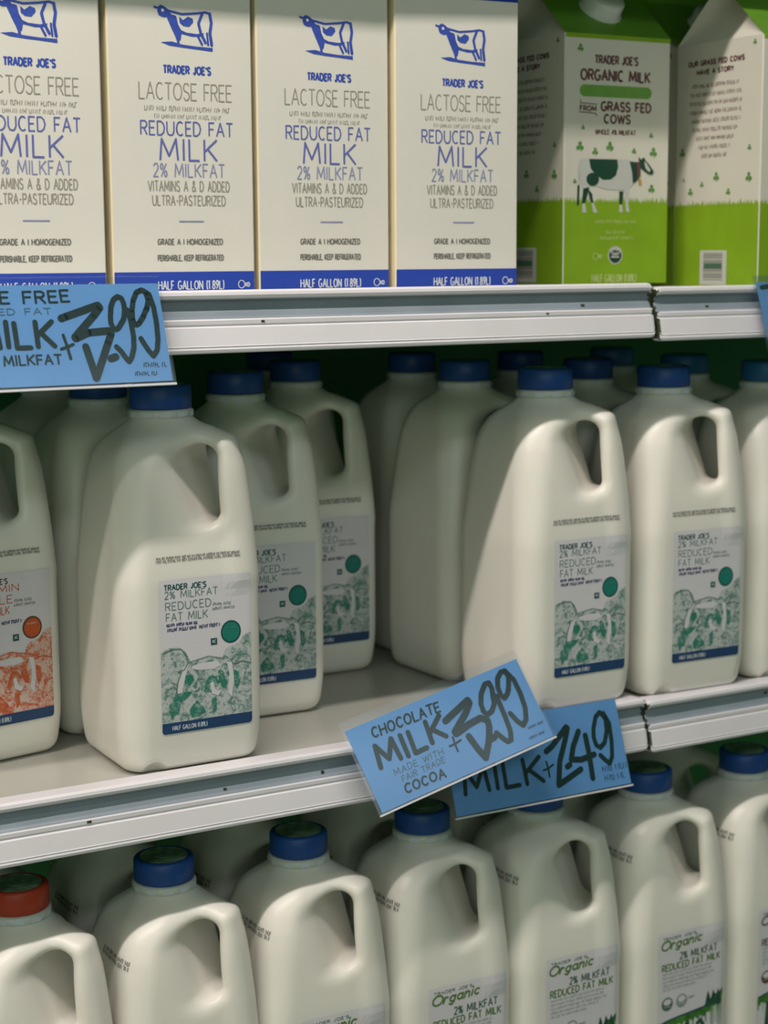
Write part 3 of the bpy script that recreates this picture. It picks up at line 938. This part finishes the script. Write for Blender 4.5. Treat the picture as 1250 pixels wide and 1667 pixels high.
# ------------------------------------------------------------------ cartons
def carton_shell(w, d, hf, wall, side, roof, tri):
    """body with front print added by the caller, gabled top with infolded ends and a sealed fin"""
    g = Geo()
    b = .0009
    # body: octagonal plan with softened vertical edges
    P = [(b, 0), (w - b, 0), (w, b), (w, d - b), (w - b, d), (b, d), (0, d - b), (0, b)]
    n = 8
    for i in range(n):
        p, q = P[i], P[(i + 1) % n]
        m = wall if i in (0,) else (side if i in (5, 6, 7) else wall)
        g.face([(p[0], p[1], 0), (q[0], q[1], 0), (q[0], q[1], hf), (p[0], p[1], hf)], m)
    g.face([(p[0], p[1], 0) for p in reversed(P)], wall)
    return g


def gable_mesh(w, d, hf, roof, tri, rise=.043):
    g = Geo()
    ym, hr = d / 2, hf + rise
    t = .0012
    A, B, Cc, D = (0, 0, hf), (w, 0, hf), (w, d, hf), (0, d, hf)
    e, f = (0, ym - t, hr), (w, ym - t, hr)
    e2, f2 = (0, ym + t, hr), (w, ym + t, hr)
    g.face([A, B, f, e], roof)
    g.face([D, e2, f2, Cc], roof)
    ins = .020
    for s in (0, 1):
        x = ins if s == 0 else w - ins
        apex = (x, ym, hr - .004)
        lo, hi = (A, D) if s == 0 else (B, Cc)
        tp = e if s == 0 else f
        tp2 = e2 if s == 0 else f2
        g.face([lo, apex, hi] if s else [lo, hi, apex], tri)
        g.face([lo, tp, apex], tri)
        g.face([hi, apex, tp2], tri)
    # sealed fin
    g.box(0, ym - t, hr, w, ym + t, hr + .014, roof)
    return g.mesh('gable_top')


CW, CD, CH = .0935, .0935, .1866
# front of the lactose free carton
g = carton_shell(CW, CD, CH, 'carton', 'carton_side', None, None)
s = Sheet()
s.rect(.0006, 0.0, CW - .0006, .0122, 'carton_blue', 1)
s.rect(.0006, CH - .0006, CW - .0006, CH, 'carton_blue', 1)
X = lambda a: .0322 + (a - 248) / 220 * .0352
Zc = lambda b: .1697 - (b - 75) / 187 * .0262
cowmap = lambda a, b: (.0322 + (a - 735) / 260 * .0352, .1700 - (b - 25) / 210 * .0258)
for poly in ([(738, 38), (752, 28), (768, 34), (792, 52), (800, 70), (785, 84), (762, 86), (742, 78), (735, 60)],
             [(780, 88), (800, 70), (818, 74), (832, 115), (850, 150), (842, 190), (826, 196), (815, 168), (800, 135)],
             [(838, 78), (856, 94), (880, 76), (902, 84), (905, 100), (885, 124), (858, 122), (840, 108)],
             [(842, 140), (870, 152), (920, 156), (955, 150), (950, 166), (900, 170), (850, 160)],
             [(748, 204), (800, 198), (850, 210), (920, 216), (996, 218), (996, 236), (930, 230), (850, 224), (790, 218)]):
    s.poly([cowmap(*p) for p in poly], 'c_blue', 1)
for l, w in (([(790, 54), (850, 66), (920, 58), (965, 50), (985, 56)], .0008), ([(985, 56), (992, 100), (984, 150), (992, 205)], .0012),
             ([(948, 60), (930, 105), (940, 150), (962, 195)], .0011), ([(925, 165), (945, 205)], .0009), ([(970, 150), (975, 205)], .0008),
             ([(820, 80), (828, 120)], .0008), ([(735, 44), (722, 40)], .0008), ([(830, 190), (832, 212)], .0010)):
    s.stroke([cowmap(*p) for p in l], w * 1.6, 'c_blue', 1)
s.poly([cowmap(*p) for p in [(752, 48), (764, 46), (768, 58), (756, 62)]], 'carton', 2)
s.line("TRADER JOE'S", .0352, .1303, .0658, .1345, 'c_blue', .0011, 1)
s.line('LACTOSE FREE', .0193, .1148, .0796, .1245, 'c_grey', .0007, 1, gap=.2)
s.small_print(.0226, .1082, .0771, .1108, 'c_grey', 71, 1)
s.small_print(.0288, .1038, .0716, .1060, 'c_grey', 72, 1)
s.line('REDUCED FAT', .0198, .0938, .0798, .1018, 'c_blue_mid', .0009, 1)
s.line('MILK', .0318, .0790, .0690, .0916, 'c_blue_mid', .00125, 1, gap=.3)
s.line('2% MILKFAT', .0273, .0692, .0739, .0770, 'c_blue_pale', .0008, 1)
s.line('VITAMINS A & D ADDED', .0236, .0607, .0770, .0666, 'c_grey', .00065, 1)
s.line('ULTRA-PASTEURIZED', .0262, .0522, .0741, .0580, 'c_grey', .00065, 1)
s.rect(.0432, .0421, .0594, .0430, 'c_blue_pale', 1)
s.line('GRADE A | HOMOGENIZED', .0290, .0287, .0717, .0319, 'c_dark', .0007, 1)
s.line('PERISHABLE, KEEP REFRIGERATED', .0289, .0190, .0721, .0222, 'c_dark', .0007, 1)
s.line('HALF GALLON (1.89L)', .0287, .0016, .0720, .0066, 'white_ink', .0008, 2)
s.stroke(arc(.0840, .0042, .0022, .0024, 0, 360, 12), .0006, 'white_ink', 2)
s.line('KD', .0868, .0028, .0896, .0052, 'white_ink', .0006, 2)
s.emit(g, lambda x, z, o: (x, -.00005 - o, z))
C_BODY = g.mesh('carton_body')
C_GABLE = gable_mesh(CW, CD, CH, 'carton_blue', 'carton')


def make_carton(name, body, gable, cap=None):
    r = empty(name, (0, 0, 0))
    link('carton_body', body, r)
    gb = link('gable_top', gable, r)
    if cap:
        link('spout_cap', cap, r)
    return r


proto = None
dt, dtr = DECK['top'], DECKR['top']
for i, (x, y, rz, lb) in enumerate((
        (.2695, .042, 0, 'white and blue lactose free carton cut off by the left edge of the photo'),
        (.3672, .042, 0, 'white and blue lactose free carton standing behind the right end of the big price sign'),
        (.4638, .042, 0, 'white and blue lactose free carton third from the left'),
        (.5600, .0385, -1.5, 'white and blue lactose free carton at the end of the row, touching the green cartons'))):
    if proto is None:
        o = proto = make_carton('milk_carton', C_BODY, C_GABLE)
    else:
        o = copy_thing(proto)
    o.location = (x, y, dt + .0002)
    o.rotation_euler = (0, 0, math.radians(rz))
    tag(o, lb, 'milk carton', 'lactose free milk cartons on the top shelf')

# green organic carton
GW, GD, GH = .0940, .0940, .1755
g = carton_shell(GW, GD, GH, 'g_board', 'g_board', None, None)


def grass_edge(s, x0, x1, z, seed, m='g_green'):
    r = random.Random(seed)
    s.rect(x0, 0, x1, z, m, 1)
    x = x0
    while x < x1 - .001:
        w = r.uniform(.0008, .0016)
        h = r.uniform(.0015, .0050)
        s.poly([(x, z - .0004), (min(x + w, x1), z - .0004), (min(max(x + w / 2 + r.uniform(-.001, .001), x0), x1), z + h)], m, 1)
        x += w * .7


def clover(s, x, z, r, m='g_clover'):
    for a in (90, 210, 330):
        s.disc(x + r * .56 * math.cos(math.radians(a)), z + r * .56 * math.sin(math.radians(a)), r * .46, r * .46, m, 1, 8)
    s.stroke([(x, z), (x + r * .25, z - r * .95)], r * .2, m, 1)


s = Sheet()
grass_edge(s, .0006, GW - .0006, .0578, 3)
s.rect(.0006, GH - .0030, GW - .0006, GH, 'g_green', 1)
s.line("TRADER JOE'S", .0262, .1556, .0640, .1608, 'g_text', .0013, 1)
s.line('ORGANIC MILK', .0140, .1438, .0752, .1508, 'g_text', .0016, 1)
s.poly(arc(.0171, .1363, .0041, .0041, 90, 270, 10) + arc(.0729, .1363, .0041, .0041, -90, 90, 10), 'g_pill', 1)
s.line('FROM', .0135, .1222, .0275, .1256, 'g_text', .0009, 1)
s.stroke([(.0128, .1212), (.0270, .1207), (.0282, .1190)], .0006, 'g_text', 1)
s.stroke([(.0138, .1296), (.0135, .1275), (.0280, .1270)], .0006, 'g_text', 1)
s.line('GRASS FED', .0320, .1228, .0765, .1288, 'g_text', .0015, 1)
s.line('COWS', .0348, .1143, .0578, .1200, 'g_text', .0014, 1)
s.line('WHOLE 3.5% MILKFAT'.replace('3.5', '4'), .0272, .1062, .0630, .1094, 'g_text', .0007, 1)
gm = lambda a, b: (.0108 + (a - 350) / 370 * .0698, .0916 - (b - 735) / 275 * .0411)
for pts, m, ly in (([(362, 775), (372, 758), (400, 752), (600, 754), (650, 770), (655, 815), (625, 865), (590, 898), (500, 898), (440, 882), (415, 880), (400, 905), (380, 900), (366, 850)], 'g_cowwhite', 2),
                   ([(408, 755), (540, 754), (545, 790), (535, 830), (510, 850), (475, 852), (440, 830), (416, 800)], 'g_cow', 3),
                   ([(600, 762), (650, 766), (652, 825), (632, 858), (616, 866), (612, 815)], 'g_cow', 3),
                   ([(632, 762), (652, 766), (652, 830), (640, 850)], 'g_text', 4),
                   ([(640, 738), (654, 752), (668, 740), (676, 756), (692, 772), (716, 806), (712, 822), (690, 820), (666, 802), (652, 790)], 'g_cow', 4),
                   ([(668, 760), (680, 768), (700, 800), (694, 812), (676, 795)], 'g_cowwhite', 5),
                   ([(642, 845), (656, 845), (658, 872), (646, 874)], 'g_bell', 4),
                   ([(382, 895), (410, 888), (400, 930), (390, 968), (376, 968)], 'g_cow', 3),
                   ([(378, 965), (391, 965), (398, 1008), (378, 1008)], 'g_cowwhite', 3),
                   ([(404, 895), (424, 920), (430, 968), (420, 966), (410, 930)], 'g_cow', 3),
                   ([(420, 962), (432, 962), (450, 1008), (430, 1008)], 'g_cowwhite', 3),
                   ([(552, 905), (572, 905), (566, 970), (553, 970)], 'g_cow', 3),
                   ([(553, 968), (566, 968), (570, 1005), (552, 1005)], 'g_cowwhite', 3),
                   ([(578, 895), (598, 895), (594, 960), (604, 1003), (586, 1003), (582, 960)], 'g_cowwhite', 3)):
    s.poly([gm(*p) for p in pts], m, ly)
s.disc(*gm(425, 850), .0056, .0046, 'g_cow', 4)
s.stroke([gm(*p) for p in [(368, 765), (360, 800), (360, 880)]], .0011, 'g_cowwhite', 3)
s.stroke([gm(*p) for p in [(360, 880), (359, 920), (358, 970)]], .0018, 'g_cow', 3)
for a, b, r in ((360, 240, .0028), (375, 605, .0018), (694, 632, .0020), (362, 693, .0036), (432, 715, .0028), (500, 690, .0036), (613, 708, .0022), (706, 712, .0036), (340, 856, .0018), (700, 886, .0032)):
    clover(s, .0005 + (a - 293) / 470 * .0900, .0578 + (955 - b) / 800 * .1205, r)
s.small_print(.0285, .0434, .0640, .0456, 'g_pale', 81, 2)
s.small_print(.0380, .0358, .0545, .0380, 'g_pale', 82, 2)
s.small_print(.0326, .0318, .0612, .0340, 'g_pale', 83, 2)
s.disc(.0461, .0204, .0066, .0066, 'g_cowwhite', 2, 24)
s.disc(.0461, .0204, .0056, .0056, 'g_cow', 3, 24)
s.disc(.0461, .0232, .0046, .0026, 'g_cowwhite', 4, 20)
s.line('USDA', .0428, .0222, .0494, .0240, 'g_cow', .0006, 5)
s.line('ORGANIC', .0424, .0186, .0498, .0200, 'g_cowwhite', .0005, 5)
s.stroke(arc(.0285, .0198, .0024, .0024, 0, 360, 12), .0006, 'g_pale', 2)
s.line('KD', .0312, .0186, .0340, .0210, 'g_pale', .0006, 2)
s.line('HALF GALLON (1.89L)', .0255, .0012, .0655, .0066, 'g_pale', .0009, 2)
s.emit(g, lambda x, z, o: (x, -.00005 - o, z))
# printing on the left panel: u is the depth measured from the back edge
s = Sheet()
D_ = lambda d: GD - d * .95
grass_edge(s, .0006, GD - .0006, .0585, 9)
H_ = .937
s.line('OUR GRASS FED COWS', D_(.0845), .1600, D_(.0204), .1632, 'g_text', .0011, 1)
s.line('HAVE A STORY', D_(.0741), .1535, D_(.0321), .1566, 'g_text', .0011, 1)
rows = [(.0789, .0257), (.081, .0225), (.082, .022), (.081, .0225), (.0794, .0225), (.078, .027), (.074, .031), (.0705, .0345), (.0669, .0382)]
for i, (a, b) in enumerate(rows):
    z = .1440 - i * .0063
    s.small_print(D_(a), z, D_(b), z + .0026, 'g_text', 90 + i, 1)
for d, z, r in ((.0902, .0980, .0034), (.0122, .0777, .0036), (.0492, .0792, .0034), (.0795, .0690, .0030), (.0122, .0985, .0022), (.009, .171, .002), (.035, .068, .0026), (.066, .074, .0022), (.088, .078, .0014)):
    clover(s, D_(d), z, r)
s.rect(D_(.0661), .0010, D_(.0349), .0262, 'g_cowwhite', 2)
for k in range(13):
    z = .0045 + k * .0016
    s.rect(D_(.062), z, D_(.0395), z + (.0009 if k % 3 else .0005), 'c_dark', 3)
s.rect(D_(.061), .0128, D_(.040), .0168, 'bottle_green', 4)
s.emit(g, lambda u, z, o: (-.00005 - o, GD - u, z))
G_BODY = g.mesh('carton_body')
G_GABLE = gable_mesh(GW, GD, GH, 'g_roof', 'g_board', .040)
g = Geo()
nrm = Vector((0, -.040, GD / 2)).normalized()
ctr = Vector((GW * .5, GD * .25, GH + .020))
q = nrm.to_track_quat('Z', 'Y')
pr = [(.0165, -.001), (.0170, .001), (.0150, .003), (.0150, .0105), (.0138, .012), (.004, .012)]
tmp = Geo(); tmp.lathe(pr, 40, 'ring', ribs=.0004)
g.add([ctr + q @ Vector(v) for v in tmp.v], tmp.f, 'ring', True)
G_CAP = g.mesh('spout_cap')
proto = None
for x, y, z, lb in ((.7190, .0750, dt, 'green and white organic carton showing its cow picture beside the lactose free cartons'),
                    (.8362, .0020, dtr, 'green and white organic carton showing its barcode side at the right edge'),
                    (.7290, .1730, dt, 'green and white organic carton in shade behind the one with the cow picture'),
                    (.8400, .1000, dtr, 'green and white organic carton in shade behind the barcode side carton')):
    if proto is None:
        o = proto = make_carton('milk_carton', G_BODY, G_GABLE, G_CAP)
    else:
        o = copy_thing(proto)
    o.location = (x, y, z + .0002)
    tag(o, lb, 'milk carton', 'green organic milk cartons on the top shelf')


# ------------------------------------------------------------------ handwritten price signs in clear sleeves
def price_sign(plane, sheet, label, margin=(.0018, .0026, .0018, .0066)):
    (O, U, V, w, h) = plane
    U = Vector(U).normalized(); V = Vector(V).normalized()
    V = (V - U * V.dot(U)).normalized()
    N = U.cross(V)                       # towards the shopper
    root = empty('price_sign', Vector(O) + Vector((0, 0, ZC)))
    root.rotation_euler = Matrix((U, V, N)).transposed().to_euler()
    g = Geo()
    g.box(0, 0, -.0004, w, h, 0, 'card')
    sheet.emit(g, lambda u, v, o: (u, v, .00004 + o))
    link('card', g.mesh('card'), root)
    g = Geo()
    l, b, r, t = margin
    g.box(-l, -b, .0006, w + r, h + t, .0009, 'sleeve')
    g.box(-l, -b, -.0012, w + r, h + t, -.0009, 'sleeve')
    g.box(-l, -b, -.0009, w + r, -b + .0012, .0006, 'rail')
    link('clear_sleeve', g.mesh('clear_sleeve'), root)
    tag(root, label, 'price sign', 'handwritten price signs on the shelf rails')
    return root


rng = random.Random(12)
NINES = {'A': (1, 2, 3), 'B': (1, 2, 3), 'C': (3, 4)}     # the loops of the nines are drawn thinner


def hand(s, t, b, w, m='marker', jit=.05):
    s.text(t, (b[0], b[1]), (b[2] - b[0], 0), (0, b[3] - b[1]), m, w, 1, gap=.34, jit=jit, rng=rng, caps=True)


def hand3(s, t, b, w, m='marker', jit=.05):
    s.text(t, b[0], (b[1][0] - b[0][0], b[1][1] - b[0][1]), (b[2][0] - b[0][0], b[2][1] - b[0][1]), m, w, 1, gap=.34, jit=jit, rng=rng, caps=True)


s = Sheet()
for k, l in enumerate(SIGN_A_PRICE): s.stroke(l, .0043 if k not in NINES['A'] else .0031, 'marker', 2)
for l in SIGN_A_PLUS: s.stroke(l, .0018, 'marker', 1)
T = SIGN_A_TEXT
hand(s, 'LACTOSE FREE', T['lf'], .0013); hand(s, 'REDUCED FAT', T['rf'], .0006, 'pen'); hand(s, 'MILK', T['milk'], .0030)
hand(s, '2% MILKFAT', T['mf'], .0011)
for k in ('s1', 's2'): s.small_print(*T[k], 'marker', 5, 1, w=.0005)
price_sign(SIGN_A_PLANE, s, 'large blue 3.99 price sign for lactose free milk at the upper left', (.0018, .0026, .0018, .0044))
s = Sheet()
for k, l in enumerate(SIGN_B_PRICE): s.stroke(l, .0046 if k not in NINES['B'] else .0036, 'marker', 2)
for l in SIGN_B_PLUS: s.stroke(l, .0014, 'marker', 1)
T = SIGN_B_TEXT
hand3(s, 'CHOCOLATE', T['choc'], .0013); hand3(s, 'MILK', T['milk'], .0034); hand3(s, 'MADE WITH', T['mw'], .0006, 'pen')
hand3(s, 'FAIR TRADE', T['ft'], .0006, 'pen'); hand3(s, 'COCOA', T['coc'], .0013)
for k in ('s1', 's2'):
    b = T[k]; s.small_print(b[0][0], b[0][1], b[1][0], b[2][1], 'marker', 6, 1, w=.0004)
price_sign(SIGN_B_PLANE, s, 'tilted blue 3.99 chocolate milk price sign hanging over another sign', (.0022, .0020, .0016, .0060))
s = Sheet()
for k, l in enumerate(SIGN_C_PRICE): s.stroke(l, .0041 if k not in NINES['C'] else .0033, 'marker', 2)
for l in SIGN_C_PLUS: s.stroke(l, .0014, 'marker', 1)
T = SIGN_C_TEXT
hand(s, 'MILK', T['milk'], .0030)
for k in ('s1', 's2'): s.small_print(*T[k], 'marker', 7, 1, w=.0005)
price_sign(SIGN_C_PLANE, s, 'blue 2.49 milk price sign partly covered by the tilted chocolate milk sign', (.0010, .0020, .0010, .0020))
s = Sheet()
s.stroke([(.004, .052), (.012, .053)], .0035, 'marker', 1)
price_sign(((.8272, -.026, -.0740), (1, 0, 0), (0, .34284, .93939), .1334, .0560), s, 'blue price sign cut off by the right edge of the photo on the top rail', (.0018, .0026, .0018, .0050))
